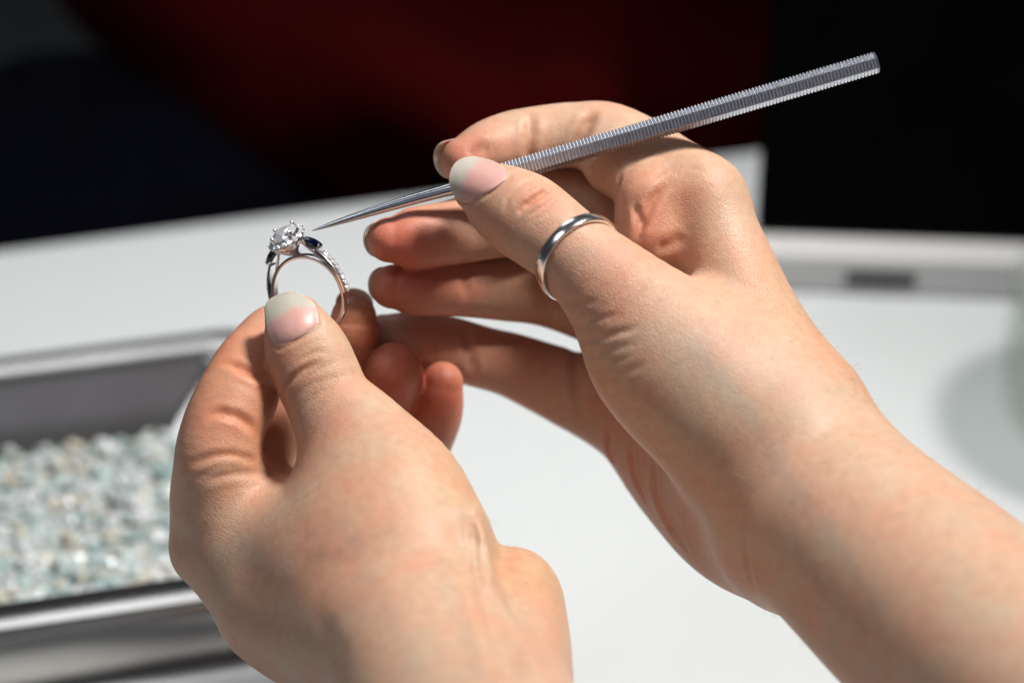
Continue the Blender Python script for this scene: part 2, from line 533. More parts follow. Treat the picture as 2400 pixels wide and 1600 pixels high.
def build_hand(name, hand, lo, hi, h, creases, blots, relief_pts, label, origin_px, lines=()):
    V, F = mesh_sdf(hand, lo, hi, h)
    V = relax(V, F, 2)
    V = apply_creases(V, F, creases)
    V = relax(V, F, 1, 0.25)
    N = normals(V, F)
    org = to_world(P(*origin_px))[0]
    o = mesh_obj(name, V, F, SKIN, origin=org, wv=False)
    set_color(o, tint_lines(skin_tint(V, N, blots), V, N, lines))
    rel = np.full(len(V), 0.5)
    for (px, py, z, r, s) in relief_pts:
        rel += s * np.exp(-((V - P(px, py, z)) ** 2).sum(1) / r ** 2)
    a = o.data.attributes.new('relief', 'FLOAT', 'POINT')
    a.data.foreach_set('value', rel.astype(np.float32))
    tag(o, label, 'hand', 'hands of the person at work')
    return o, V, F, N, Surf(V, N)

def make_nail(parent, base, tip_dir, normal, length, width, free, curve, label=None, tipcurve=0.06, lift=0.25, free_col=(0.64, 0.58, 0.48), bed_col=(0.66, 0.33, 0.29), taper=0.12, edge=None):
    """nail plate in hand-space mm: base = middle of the cuticle edge"""
    t = np.asarray(tip_dir, float); t /= np.linalg.norm(t)
    n = np.asarray(normal, float); n -= t * (n @ t); n /= np.linalg.norm(n)
    s = np.cross(t, n)
    nu, nv = 28, 22
    top, col = [], []
    for i in range(nu + 1):
        a = i / nu
        for j in range(nv + 1):
            b = j / nv * 2 - 1
            # rounded free edge and rounded cuticle
            a0 = 0.16 * (1 - math.sqrt(max(0, 1 - (b * 0.98) ** 2)))
            a1 = 1.0 - 0.30 * (1 - math.sqrt(max(0, 1 - (b * 0.97) ** 2)))
            y = (a0 + (a1 - a0) * a)
            wd = width * (1 - taper * (1 - y)) * (1 - 0.05 * y)
            ang = b * curve
            x = wd / 2 * math.sin(ang) / math.sin(curve)
            z = wd / 2 * (math.cos(ang) - 1) / math.sin(curve)
            zl = lift - tipcurve * length * (y ** 2) - 0.9 * (1 - min(1, y * 5)) * 0.5
            p = np.asarray(base) + t * (y * length) + s * x + n * (z + zl)
            top.append(p)
            fe = 1 - free - 0.14 * b * b * 0 + 0.10 * b * b
            k = np.clip((y - fe) / 0.10 + 0.5, 0, 1)
            lun = np.clip(1 - y / 0.22, 0, 1) * (1 - b * b) * 0.35
            c = np.array(bed_col) * (1 - lun) + np.array((0.74, 0.55, 0.50)) * lun
            sidek = np.clip((abs(b) - 0.80) / 0.2, 0, 1) * 0.4
            c = c * (1 - sidek) + np.array((0.55, 0.42, 0.36)) * sidek
            col.append(c * (1 - k) + np.array(free_col) * k)
    top = np.array(top); col = np.array(col)
    bot = top - n * 0.55
    V = np.vstack([top, bot]); C = np.vstack([col, col])
    F = []; M = nv + 1; K = len(top)
    for i in range(nu):
        for j in range(nv):
            q = [i * M + j, i * M + j + 1, (i + 1) * M + j + 1, (i + 1) * M + j]
            F.append(q[::-1]); F.append([x + K for x in q])
    for i in range(nu):
        for j in (0, nv):
            q = [i * M + j, (i + 1) * M + j, (i + 1) * M + j + K, i * M + j + K]
            F.append(q if j else q[::-1])
    for j in range(nv):
        for i in (0, nu):
            q = [i * M + j, i * M + j + 1, i * M + j + 1 + K, i * M + j + K]
            F.append(q[::-1] if i else q)
    o = mesh_obj('fingernail', V, F, NAIL, parent=parent, wv=False)
    set_color(o, C)
    if label: o['label'] = label
    return o

def draped_nail(parent, surf, cuticle, tip, side0, side1, free_line, dome=0.35, off=0.22, overhang=0.0):
    """nail plate that follows the skin: outline curves in pixels; side0/side1 run from cuticle to tip"""
    def cv(pts, n):
        sp = spline(pts, 1.0); t = np.linspace(0, len(sp) - 1, n); i = np.minimum(t.astype(int), len(sp) - 2)
        return sp[i] * (1 - (t - i))[:, None] + sp[i + 1] * (t - i)[:, None]
    nu, nv = 30, 26
    C, T = cv(cuticle, nv + 1), cv(tip, nv + 1); S0, S1 = cv(side0, nu + 1), cv(side1, nu + 1)
    G = np.zeros((nu + 1, nv + 1, 2))
    for i in range(nu + 1):
        for j in range(nv + 1):
            a, b_ = i / nu, j / nv
            G[i, j] = (1 - a) * C[j] + a * T[j] + (1 - b_) * S0[i] + b_ * S1[i] - ((1 - a) * (1 - b_) * C[0] + (1 - a) * b_ * C[-1] + a * (1 - b_) * T[0] + a * b_ * T[-1])
    smp = []
    for i in range(0, int(nu * 0.8), 2):
        for j in range(2, nv - 1, 2):
            q = surf.at(G[i, j], rad=7)
            if q is not None: smp.append((G[i, j, 0], G[i, j, 1], q[2]))
    smp = np.array(smp); m0 = smp[:, :2].mean(0)
    def basis(x):
        x = (x - m0) / 60.0
        return np.column_stack([np.ones(len(x)), x[:, 0], x[:, 1], x[:, 0] ** 2, x[:, 0] * x[:, 1], x[:, 1] ** 2])
    co = np.linalg.lstsq(basis(smp[:, :2]), smp[:, 2], rcond=None)[0]
    res = smp[:, 2] - basis(smp[:, :2]) @ co
    lift = np.percentile(res, 90)
    top, col, zs = [], [], []
    for i in range(nu + 1):
        a = i / nu
        for j in range(nv + 1):
            b_ = j / nv * 2 - 1
            z = float(basis(G[i, j][None])[0] @ co) + lift + off - 0.55 * math.exp(-a / 0.05) - 0.35 * max(0, abs(b_) - 0.75) / 0.25 * (1 - a)
            q = surf.at(G[i, j], rad=6)
            if q is not None and i > 3: z = max(z, q[2] + 0.12)
            zs.append(z)
            fe = np.interp((b_ + 1) / 2, np.linspace(0, 1, len(free_line)), free_line)
            fe += 0.018 * math.sin(b_ * 7 + 1) + 0.012 * math.sin(b_ * 17)
            k = np.clip((a - fe) / 0.17 + 0.5, 0, 1)
            sidek = np.clip((abs(b_) - 0.72) / 0.28, 0, 1) * 0.55
            lun = np.clip(1 - a / 0.2, 0, 1) * 0.3
            c = np.array((0.66, 0.36, 0.32)) * (1 - lun) + np.array((0.74, 0.52, 0.46)) * lun
            c = c * (1 - sidek) + np.array((0.55, 0.42, 0.34)) * sidek
            col.append(c * (1 - k) + np.array((0.52, 0.48, 0.41)) * k)
    Z = np.array(zs).reshape(nu + 1, nv + 1)
    for _ in range(4):
        Zp = np.pad(Z, 1, mode='edge')
        Z = np.maximum(Z, 0.25 * (Zp[2:, 1:-1] + Zp[:-2, 1:-1] + Zp[1:-1, 2:] + Zp[1:-1, :-2]))
    top = [P(G[i, j, 0], G[i, j, 1], Z[i, j]) for i in range(nu + 1) for j in range(nv + 1)]
    top = np.array(top); col = np.array(col); K = len(top); M = nv + 1
    V = np.vstack([top, top - np.array([0, 0, 0.7])]); Cc = np.vstack([col, col]); F = []
    for i in range(nu):
        for j in range(nv):
            q = [i * M + j, i * M + j + 1, (i + 1) * M + j + 1, (i + 1) * M + j]
            F.append(q); F.append([x + K for x in q[::-1]])
    for i in range(nu):
        for j in (0, nv):
            F.append([i * M + j, (i + 1) * M + j, (i + 1) * M + j + K, i * M + j + K])
    for j in range(nv):
        for i in (0, nu):
            F.append([i * M + j, i * M + j + 1, i * M + j + 1 + K, i * M + j + K])
    o = mesh_obj('fingernail', V, F, NAIL, parent=parent, wv=False)
    set_color(o, Cc)
    bm = bmesh.new(); bm.from_mesh(o.data); bmesh.ops.recalc_face_normals(bm, faces=bm.faces); bm.to_mesh(o.data); bm.free()
    return o

# ================================================================== the setting
def box_world(name, corners_bottom, h, mat, parent=None, z0=0.0):
    b = [np.array([c[0], c[1], z0]) for c in corners_bottom]
    V = b + [p + np.array([0, 0, h]) for p in b]
    F = [[3, 2, 1, 0], [4, 5, 6, 7]] + [[i, (i + 1) % 4, (i + 1) % 4 + 4, i + 4] for i in range(4)]
    return mesh_obj(name, V, F, mat, parent=parent, smooth=False)

# counter: far edge follows the photo, near side runs under the viewer
ea, eb = on_plane(0, 582), on_plane(1772, 350)
ed = (eb - ea) / np.linalg.norm(eb - ea)
en = np.array([-ed[1], ed[0], 0])            # away from the viewer
c0, c1 = ea - ed * 0.8, eb + ed * 0.9
counter = box_world('counter', [c0 - en * 1.0, c1 - en * 1.0, c1, c0], 0.04, COUNTER, z0=-0.04)
bevel(counter, 0.003)
tag(counter, 'white counter top under the hands and the tray', kind='structure')
floor = box_world('floor', [(-3, -1, 0), (3, -1, 0), (3, 5, 0), (-3, 5, 0)], 0.05, FLOOR, z0=-1.0)
tag(floor, 'dark floor beyond the counter', kind='structure')
HRES = 0.6

# ================================================================== right hand
r_core = [
    Chain([(2460, 1670, 62, 300, 29), (2315, 1535, 46, 288, 28), (2140, 1379, 30, 270, 26), (2008, 1262, 19, 250, 24), (1900, 1165, 9, 246, 22), (1830, 1080, 2, 225, 20)], k=8),
    Chain([(1650, 470, -15, 86, 11.5), (1695, 600, -13, 104, 14), (1760, 760, -8, 118, 17), (1850, 950, 0, 150, 20)], k=12),
    Chain([(1480, 955, -48, 104, 13), (1600, 1105, -36, 124, 15), (1730, 1245, -20, 122, 17), (1850, 1310, -5, 122, 18)], k=10),
    Chain([(1585, 650, -36, 110, 12), (1640, 800, -32, 150, 15), (1740, 980, -18, 180, 18)], k=14),
    Chain([(1560, 800, -44, 110, 12), (1640, 960, -36, 140, 14), (1760, 1120, -20, 170, 17)], k=14),
]
r_thumb = [
    Chain([(1112, 436, -1, 58, 5.8), (1146, 455, 0, 80, 7.4), (1190, 482, 2, 96, 8.6), (1234, 509, 3.5, 103, 9.3), (1285, 546, 5, 100, 9.2), (1338, 588, 6, 99, 9.3),
           (1440, 686, 7, 128, 11.5), (1545, 808, 6, 186, 16), (1680, 940, 6, 200, 18.5), (1800, 1045, 6, 190, 19)], k=9, cap=0.75),
]
r_index = [
    Chain([(1088, 374, -19, 54, 6.2), (1140, 352, -21, 68, 7.2), (1195, 336, -23.5, 74, 7.6), (1244, 326, -25, 74, 7.6), (1300, 320, -26, 76, 7.8), (1350, 316, -26, 76, 8), (1432, 322, -25, 80, 8.6),
           (1545, 390, -21, 90, 10), (1650, 470, -16, 90, 11.5)], k=7),
    Chain([(1440, 383, -21, 74, 8.5), (1500, 420, -20, 74, 9)], k=4),
    Chain([(1528, 470, -13, 86, 9), (1530, 545, -13, 92, 10)], k=4),
]
r_middle = [Chain([(916, 562, -15, 54, 6.3), (960, 560, -16, 72, 7.4), (1030, 549, -19, 74, 7.7), (1090, 538, -22, 78, 7.8), (1190, 510, -28, 90, 8), (1290, 478, -34, 94, 8.8), (1440, 520, -40, 104, 10), (1585, 640, -40, 100, 11)], k=7)]
r_ring = [Chain([(922, 672, -23, 52, 6.2), (966, 672, -24, 67, 7.2), (1060, 670, -29, 71, 7.6), (1180, 673, -37, 79, 8), (1290, 688, -44, 80, 8.8), (1430, 735, -48, 88, 10), (1560, 800, -46, 96, 11)], k=7)]
r_pinky = [Chain([(900, 790, -36, 54, 6), (960, 797, -37, 67, 6.8), (1045, 814, -41, 74, 7.2), (1137, 839, -45, 73, 7.4), (1200, 856, -48, 76, 7.8), (1280, 888, -50, 84, 9), (1380, 930, -50, 95, 10.5), (1480, 965, -48, 100, 12)], k=7)]
R_HAND = Hand(r_core, [r_thumb, r_index, r_middle, r_ring, r_pinky])
r_creases = [
    ([(1062, 462), (1080, 474), (1098, 481), (1130, 464), (1156, 448), (1184, 427), (1200, 409)], 0.25, 0.5, {'taper': False, 'rim': 0.4}),
    # thumb knuckle
    ([(1222, 488), (1252, 466), (1290, 442)], 1.1, 0.75), ([(1216, 500), (1226, 488)], 0.4, 0.7),
    ([(1184, 494), (1190, 466), (1226, 430), (1262, 416)], 0.35, 0.6),
    ([(1240, 505), (1275, 483), (1318, 455)], 0.28, 0.55), ([(1246, 520), (1290, 492), (1335, 466)], 0.2, 0.5),
    # index finger joints
    ([(1244, 268), (1243, 300), (1240, 350), (1240, 392)], 0.9, 1.3), ([(1392, 262), (1372, 300), (1352, 345), (1350, 372)], 1.3, 1.5),
    ([(1098, 372), (1122, 352), (1150, 350)], 0.6, 1.6),
    # web folds
    ([(1486, 566), (1502, 528), (1530, 470), (1562, 428)], 1.2, 1.2, {'zmax': 4}), ([(1491, 478), (1495, 505), (1499, 530)], 0.9, 1.0, {'zmax': 2}),
    ([(1535, 580), (1560, 578), (1585, 566), (1604, 548)], 0.8, 1.8, {'zmax': 5, 'rim': 0.0}),
    ([(1455, 405), (1437, 455), (1428, 500)], 0.5, 0.8),
    ([(1460, 400), (1500, 372), (1545, 352)], 0.3, 0.7), ([(1520, 430), (1560, 395), (1605, 375)], 0.2, 0.7), ([(1588, 418), (1620, 395), (1650, 402)], 0.22, 0.7),
    # thenar wrinkles
    ([(1300, 715), (1345, 712), (1400, 705)], 0.35, 0.7), ([(1336, 800), (1385, 796), (1440, 782), (1500, 765)], 0.4, 0.8),
    ([(1342, 770), (1390, 752), (1450, 735)], 0.3, 0.8), ([(1356, 868), (1420, 856), (1480, 835)], 0.25, 0.9), ([(1345, 845), (1420, 826), (1500, 800)], 0.25, 0.9),
    ([(1370, 905), (1440, 880), (1520, 850)], 0.22, 1.0),
    # palm folds behind the thumb
    ([(1425, 1010), (1420, 1060), (1436, 1090)], 0.8, 1.0, {'zmax': -15}), ([(1532, 1085), (1530, 1150), (1560, 1230), (1610, 1290)], 0.9, 1.2, {'zmax': -10}),
    ([(1588, 1110), (1598, 1170), (1640, 1240), (1690, 1300)], 0.8, 1.2, {'zmax': -6}), ([(1475, 1045), (1480, 1110), (1510, 1180)], 0.7, 1.1, {'zmax': -15}),
    # wrist
    ([(1748, 1210), (1745, 1290), (1752, 1350), (1765, 1390)], 0.45, 1.0), ([(1590, 1096), (1660, 1120), (1730, 1150)], 0.2, 1.4),
    # fingers behind
    ([(1096, 612), (1092, 650), (1094, 700)], 0.6, 1.2, {'zmax': -14}), ([(1088, 765), (1100, 820), (1112, 880)], 0.7, 1.3, {'zmax': -20}),
    ([(1350, 800), (1352, 900), (1360, 980)], 0.7, 1.4, {'zmax': -20}),
]
r_blots = [
    (1080, 380, -15, 9, (1.02, 0.70, 0.66), 1), (1180, 330, -18, 9, (1.02, 0.84, 0.80), .7), (910, 560, -10, 10, (1.0, 0.58, 0.55), 1), (1000, 560, -12, 9, (1.0, 0.66, 0.62), .9),
    (930, 672, -18, 10, (0.95, 0.55, 0.5), 1), (1060, 672, -22, 14, (0.9, 0.6, 0.55), .8), (1000, 810, -34, 12, (0.9, 0.6, 0.55), .9), (1180, 850, -40, 16, (0.9, 0.66, 0.6), .8),
    (1260, 455, 14, 8, (1.03, 0.86, 0.82), 1), (1130, 500, 8, 8, (1.02, 0.86, 0.80), .7), (1420, 650, 18, 11, (1.04, 0.80, 0.78), .8), (1535, 480, -4, 12, (1.03, 0.78, 0.70), .8),
    (1510, 560, -4, 6, (1.03, 0.72, 0.66), .8), (1640, 400, -6, 8, (1.03, 0.88, 0.84), .7), (1500, 1000, -40, 30, (0.92, 0.62, 0.52), .9), (1640, 1180, -20, 26, (0.95, 0.74, 0.64), .7),
    (1650, 860, 22, 9, (0.86, 0.93, 0.98), .8), (1760, 980, 24, 12, (1.02, 0.9, 0.86), .6), (1960, 800, 8, 12, (1.02, 0.90, 0.80), .6), (1880, 1230, 20, 9, (0.82, 0.86, 0.90), .6),
    (2020, 1330, 30, 12, (0.86, 0.88, 0.90), .6), (2140, 1400, 45, 14, (1.02, 0.9, 0.86), .6), (1720, 1330, -5, 12, (0.97, 0.8, 0.7), .6),
    (1790, 700, 4, 12, (1.02, 0.97, 0.86), .7),
]
r_relief = [(1420, 680, 18, 15, 1.2), (1280, 470, 13, 7, 1.0), (1560, 800, 24, 16, 0.8), (1750, 600, 2, 22, 0.7), (1860, 800, 8, 18, 0.6), (1560, 420, -6, 10, 0.5)]
lo = np.array([P(840, 1720, 0)[0], P(0, 1740, 40)[1], -66.0]); hi = np.array([P(2480, 0, 0)[0], P(0, 225, -20)[1], 92.0])
hand_r, RV, RF, RN, RS = build_hand('hand', R_HAND, lo, hi, HRES, r_creases, r_blots, r_relief,
    'right hand with a plain silver band on its thumb, gripping the metal tool', (2300, 1530, 46),
    lines=[([(1640, 830), (1740, 950), (1840, 1110), (1950, 1270), (2060, 1420)], 2.6, (0.84, 0.94, 1.02), .8), ([(1840, 1180), (1900, 1330), (2010, 1480)], 2.6, (0.86, 0.93, 0.98), .7), ([(1700, 620), (1760, 760), (1850, 900)], 2.2, (0.92, 0.99, 1.02), .7),
           ([(1222, 488), (1252, 466), (1290, 442)], 0.9, (1.0, 0.78, 0.70), .7), ([(1486, 566), (1502, 528), (1530, 470), (1562, 428)], 1.2, (1.0, 0.84, 0.76), .6), ([(1392, 262), (1372, 300), (1352, 345)], 1.3, (1.0, 0.82, 0.70), .6), ([(1244, 268), (1243, 300), (1240, 380)], 1.2, (1.0, 0.85, 0.74), .6)])
add_hair(hand_r, RV, RN, (P(1780, 0, 0)[0], P(2400, 0, 0)[0], P(0, 1500, 0)[1], P(0, 700, 0)[1]), 380, (0.35, -0.25, 0.0))

# ================================================================== left hand
l_core = [
    Chain([(1180, 1860, 70, 285, 27), (1065, 1690, 46, 262, 26), (1000, 1565, 34, 240, 24), (925, 1420, 20, 250, 22), (850, 1300, 12, 245, 20)], k=10),
    Chain([(1212, 1425, 10, 108, 15), (1222, 1520, 20, 112, 17), (1225, 1650, 34, 118, 20), (1240, 1850, 60, 130, 22)], k=4),
    Chain([(520, 1160, -12, 112, 12), (590, 1250, -6, 150, 14), (700, 1350, 2, 200, 17), (850, 1420, 12, 230, 20)], k=10),
    Chain([(488, 1292, -12, 78, 9), (600, 1350, -6, 110, 12), (720, 1430, 4, 130, 14)], k=9),
    Chain([(645, 1448, 6, 84, 11), (740, 1490, 12, 100, 14), (860, 1530, 20, 120, 16)], k=9),
    Chain([(1108, 1215, 26, 12, 2.0), (1122, 1270, 29, 13, 2.2), (1128, 1330, 33, 14, 2.2), (1136, 1400, 37, 14, 2)], k=4),
    Chain([(560, 1290, -36, 110, 11), (700, 1300, -22, 180, 15), (860, 1330, -5, 200, 18)], k=14),
]
l_thumb = [
    Chain([(684, 740, -2, 66, 5.8), (694, 766, -1, 80, 7.4), (708, 800, -1, 94, 8.5), (726, 842, -1, 101, 9.2), (748, 890, -0.5, 101, 9.2), (774, 945, 0.5, 104, 9.5), (828, 1030, 4, 138, 12), (890, 1150, 9, 190, 17),
           (930, 1280, 14, 215, 20)], k=10, cap=0.7),
]
l_index = [Chain([(668, 752, -17.5, 50, 6), (640, 775, -16.5, 64, 7), (606, 820, -13.5, 74, 7.6), (578, 868, -9, 85, 8), (558, 925, -5, 96, 8.8), (525, 1000, -3, 98, 10), (512, 1080, -3, 104, 11.5), (522, 1165, -6, 108, 12)], k=6)]
l_middle = [Chain([(829, 746, -25, 54, 6.2), (825, 775, -26, 66, 7.2), (800, 850, -31, 70, 7.6), (735, 940, -27, 78, 8), (655, 1030, -26, 86, 8.8), (580, 1130, -28, 88, 10), (540, 1260, -34, 100, 11)], k=6)]
l_ring = [Chain([(924, 868, -24, 66, 7.2), (920, 890, -27, 72, 7.4), (890, 960, -35, 72, 7.6), (800, 1060, -42, 76, 8), (680, 1160, -44, 84, 9), (570, 1290, -38, 100, 11)], k=6)]
l_pinky = [Chain([(1036, 898, -32, 50, 5.8), (1028, 930, -33, 60, 6.6), (1012, 990, -37, 66, 6.8), (960, 1080, -44, 70, 7), (840, 1180, -48, 76, 8), (660, 1300, -40, 90, 10)], k=6)]
L_HAND = Hand(l_core, [l_thumb, l_index, l_middle, l_ring, l_pinky])
l_creases = [
    ([(624, 770), (630, 793), (652, 818), (682, 806), (718, 788), (753, 767), (752, 740)], 0.25, 0.5, {'taper': False, 'rim': 0.4}),
    ([(655, 932), (672, 900), (708, 868), (745, 848)], 0.8, 0.75), ([(700, 850), (735, 828), (770, 822)], 0.3, 0.7), ([(690, 900), (740, 868), (790, 850)], 0.2, 0.7),
    ([(676, 940), (730, 900), (800, 880)], 0.15, 0.7), ([(690, 980), (730, 935), (790, 905)], 0.15, 0.7),
    ([(528, 850), (560, 860), (600, 878), (626, 890)], 0.85, 1.2, {'zmax': 5}), ([(490, 972), (525, 968), (565, 982), (600, 1010)], 0.75, 1.2, {'zmax': 9}),
    ([(440, 1092), (485, 1072), (539, 1066), (580, 1075), (612, 1092)], 0.55, 1.0), ([(470, 1130), (540, 1110), (610, 1108), (650, 1108)], 0.55, 1.1), ([(455, 1125), (520, 1092), (590, 1090)], 0.3, 0.8),
    ([(1110, 1222), (1116, 1280), (1120, 1330), (1130, 1385)], 1.1, 1.1), ([(1132, 1258), (1138, 1300), (1142, 1350)], 0.75, 0.9),
    ([(1130, 1370), (1160, 1440), (1190, 1530), (1215, 1600)], 1.4, 2.8),
    ([(735, 1440), (770, 1490), (810, 1560)], 0.2, 2.6),
]
l_blots = [
    (570, 850, -8, 14, (1.03, 0.66, 0.52), .9), (540, 990, 0, 15, (1.03, 0.68, 0.55), .9), (510, 1080, -8, 10, (1.03, 0.80, 0.70), .6), (580, 900, -20, 8, (1.02, 0.78, 0.70), .7), (840, 740, -20, 10, (1.0, 0.66, 0.52), 1), (925, 860, -20, 11, (1.0, 0.58, 0.54), 1),
    (1030, 900, -28, 12, (0.98, 0.62, 0.56), 1), (1010, 990, -32, 14, (0.95, 0.62, 0.54), .9), (900, 960, -30, 12, (0.92, 0.6, 0.5), .9), (650, 1060, -36, 14, (0.92, 0.66, 0.56), .9),
    (725, 850, 10, 8, (1.02, 0.90, 0.82), .6), (780, 960, 14, 10, (1.02, 0.84, 0.80), .6), (860, 1180, 26, 14, (1.03, 0.86, 0.80), .7), (460, 1320, -8, 12, (0.98, 0.80, 0.78), .7), (620, 1420, 8, 14, (1.0, 0.84, 0.82), .6),
    (820, 1300, 30, 16, (1.04, 0.86, 0.80), .7), (980, 1440, 40, 14, (1.02, 0.92, 0.88), .5), (900, 1090, 22, 10, (0.94, 1.0, 0.98), .6), (1050, 1200, 20, 14, (0.98, 1.0, 0.86), .7), (1240, 1380, 20, 12, (1.04, 0.86, 0.70), .8), (1060, 1380, 36, 9, (0.94, 0.98, 0.98), .6),
]
l_relief = [(780, 920, 16, 10, 1.3), (520, 1150, 0, 16, 0.6), (620, 1180, 8, 18, 0.6), (730, 860, 10, 8, 0.8)]
lo = np.array([P(380, 0, 0)[0], P(0, 1760, 40)[1], -64.0]); hi = np.array([P(1400, 0, 0)[0], P(0, 660, -20)[1], 90.0])
hand_l, LV, LF, LN, LS = build_hand('hand', L_HAND, lo, hi, HRES, l_creases, l_blots, l_relief,
    'left hand pinching the diamond ring between thumb and fingertips', (1100, 1700, 46),
    lines=[([(800, 1230), (880, 1380), (960, 1560)], 2.4, (0.88, 0.96, 1.02), .7), ([(1040, 1320), (1080, 1440), (1120, 1580)], 2.2, (0.88, 0.96, 1.0), .7), ([(560, 1260), (660, 1360), (760, 1500)], 2.4, (0.90, 0.95, 1.02), .7),
           ([(528, 850), (560, 860), (600, 878), (626, 890)], 1.2, (1.0, 0.82, 0.70), .6), ([(490, 972), (525, 968), (565, 982), (600, 1010)], 1.2, (1.0, 0.82, 0.70), .6), ([(440, 1092), (485, 1072), (539, 1066), (612, 1092)], 1.0, (1.0, 0.85, 0.75), .6)])
add_hair(hand_l, LV, LN, (P(700, 0, 0)[0], P(1250, 0, 0)[0], P(0, 1620, 0)[1], P(0, 1150, 0)[1]), 160, (0.2, -0.4, 0.0))

# ================================================================== finger nails
draped_nail(hand_r, RS, [(1097, 478), (1128, 461), (1153, 446), (1180, 425), (1197, 410)], [(1062, 456), (1053, 432), (1053, 411), (1060, 391), (1071, 378), (1089, 369), (1112, 366)],
            [(1097, 478), (1078, 471), (1062, 456)], [(1197, 410), (1168, 383), (1140, 372), (1112, 366)], [0.50, 0.58, 0.63, 0.68, 0.80])
draped_nail(hand_l, LS, [(652, 813), (680, 802), (715, 784), (749, 764)], [(619, 722), (628, 704), (647, 692), (674, 682), (698, 687), (720, 698), (738, 712)],
            [(652, 813), (629, 786), (622, 752), (619, 722)], [(749, 764), (748, 738), (738, 712)], [0.50, 0.57, 0.62, 0.67, 0.80])
def far_nail(parent, base, tip, normal, width, curve=1.0, **kw):
    b, e = P(*base), P(*tip)
    return make_nail(parent, b, e - b, normal, np.linalg.norm(e - b), width, 0.35, curve, lift=0.0, tipcurve=0.02, **kw)
far_nail(hand_r, (1112, 352, -24.5), (1016, 378, -20.5), (-0.25, 0.25, -0.94), 10.5)
far_nail(hand_r, (940, 560, -21), (850, 564, -15.5), (-0.30, 0.0, -0.95), 9.6)
far_nail(hand_r, (945, 668, -29), (861, 668, -23.5), (-0.30, 0.0, -0.95), 9.6)
far_nail(hand_l, (822, 770, -32), (842, 676, -27), (0.1, 0.25, -0.96), 10.2)

# ================================================================== plain band on the thumb
def sweep_ring(name, path, outs, axial, hw, th, mat, parent=None, origin=None, dome=0.25, nseg=10):
    """closed band: path points, outward and axial directions per point"""
    n = len(path); prof = []
    for j in range(nseg + 1):
        a = j / nseg * 2 - 1
        prof.append((a * hw, th * (1 - dome * a * a)))
    for j in range(nseg + 1):
        a = 1 - j / nseg * 2
        prof.append((a * hw * 0.96, 0.0))
    m = len(prof); V = []; F = []
    for i in range(n):
        for (x, y) in prof: V.append(path[i] + axial[i] * x + outs[i] * y)
    for i in range(n):
        k = (i + 1) % n
        for j in range(m):
            l = (j + 1) % m
            F.append([i * m + j, k * m + j, k * m + l, i * m + l])
    return mesh_obj(name, V, F, mat, parent=parent, origin=origin, wv=False)
rc = P(1352, 602, 6)
ea_ = P(1424, 530, 6) - P(1282, 682, 6); ea_ /= np.linalg.norm(ea_)
ax_t = P(1234, 509, 3.5) - P(1440, 686, 7); ax_t /= np.linalg.norm(ax_t)
eb_ = ax_t * 6.2 + np.array([0, 0, 9.2]); eb_ -= ea_ * (eb_ @ ea_); eb_ /= np.linalg.norm(eb_)
axn = np.cross(ea_, eb_)
NR = 96; rad = []
for i in range(NR):
    a = 2 * math.pi * i / NR
    dr = ea_ * math.cos(a) + eb_ * math.sin(a)
    ts = np.linspace(4, 24, 160)
    f = r_thumb[0](rc + ts[:, None] * dr)
    j = np.argmax(f > 0)
    rad.append(ts[j])
rad = np.array(rad)
for _ in range(30): rad = 0.5 * rad + 0.25 * (np.roll(rad, 1) + np.roll(rad, -1))
path = []; outs = []; axs = []
for i in range(NR):
    a = 2 * math.pi * i / NR
    dr = ea_ * math.cos(a) + eb_ * math.sin(a)
    path.append(rc + dr * (rad[i] + 0.05)); outs.append(dr); axs.append(axn)
band = sweep_ring('thumb_ring', path, outs, axs, 1.38, 1.1, SILVER, origin=to_world(rc)[0], dome=0.2)
tag(band, 'plain polished silver band worn on the right thumb', 'ring')

# ================================================================== the stone setter's tool
tool_tip = P(731, 541, -9.5); tool_end = P(2056, 146, -9.0)
tv = tool_end - tool_tip; TL = np.linalg.norm(tv); td = tv / TL
ty = np.cross(np.array([0, 0, 1.0]), td); ty /= np.linalg.norm(ty)      # upwards in the picture
tz = np.cross(td, ty)                                                    # towards the viewer
if tz[2] < 0: tz = -tz
tool = empty('metal_hand_tool', to_world(P(1590, 305, -13))[0])
tag(tool, 'slim steel hand tool with ribbed faceted handle and fine pointed tip', 'tool')
def tool_mesh(name, stations, sides, rot, mat, smooth, bow=0.0):
    V, F = [], []
    for (x, r) in stations:
        sag = bow * math.sin(math.pi * min(1, x / 36.0))
        for j in range(sides):
            a = rot + 2 * math.pi * j / sides
            V.append(tool_tip + td * x + (ty * (math.cos(a) * r + sag)) + tz * (math.sin(a) * r))
    n = len(stations)
    for i in range(n - 1):
        for j in range(sides):
            k = (j + 1) % sides
            F.append([i * sides + j, i * sides + k, (i + 1) * sides + k, (i + 1) * sides + j])
    F.append(list(range(sides))); F.append(list(range((n - 1) * sides, n * sides))[::-1])
    o = mesh_obj(name, V, F, mat, parent=tool, wv=False, smooth=smooth)
    bm = bmesh.new(); bm.from_mesh(o.data); bmesh.ops.recalc_face_normals(bm, faces=bm.faces); bm.to_mesh(o.data); bm.free()
    return o
hs = TL * (1172 - 731) / (2056 - 731)
st = []; x = hs; pitch = 0.86; R0 = 2.66
while x < TL - 0.9:
    st += [(x, R0 - 0.34), (x + 0.14, R0 - 0.06), (x + 0.28, R0), (x + 0.50, R0), (x + 0.66, R0 - 0.06), (x + pitch - 0.01, R0 - 0.34)]
    x += pitch
st += [(x, R0), (TL - 0.25, R0 - 0.03), (TL, R0 - 0.28)]
tool_mesh('handle', st, 6, math.radians(9), STEEL, False)
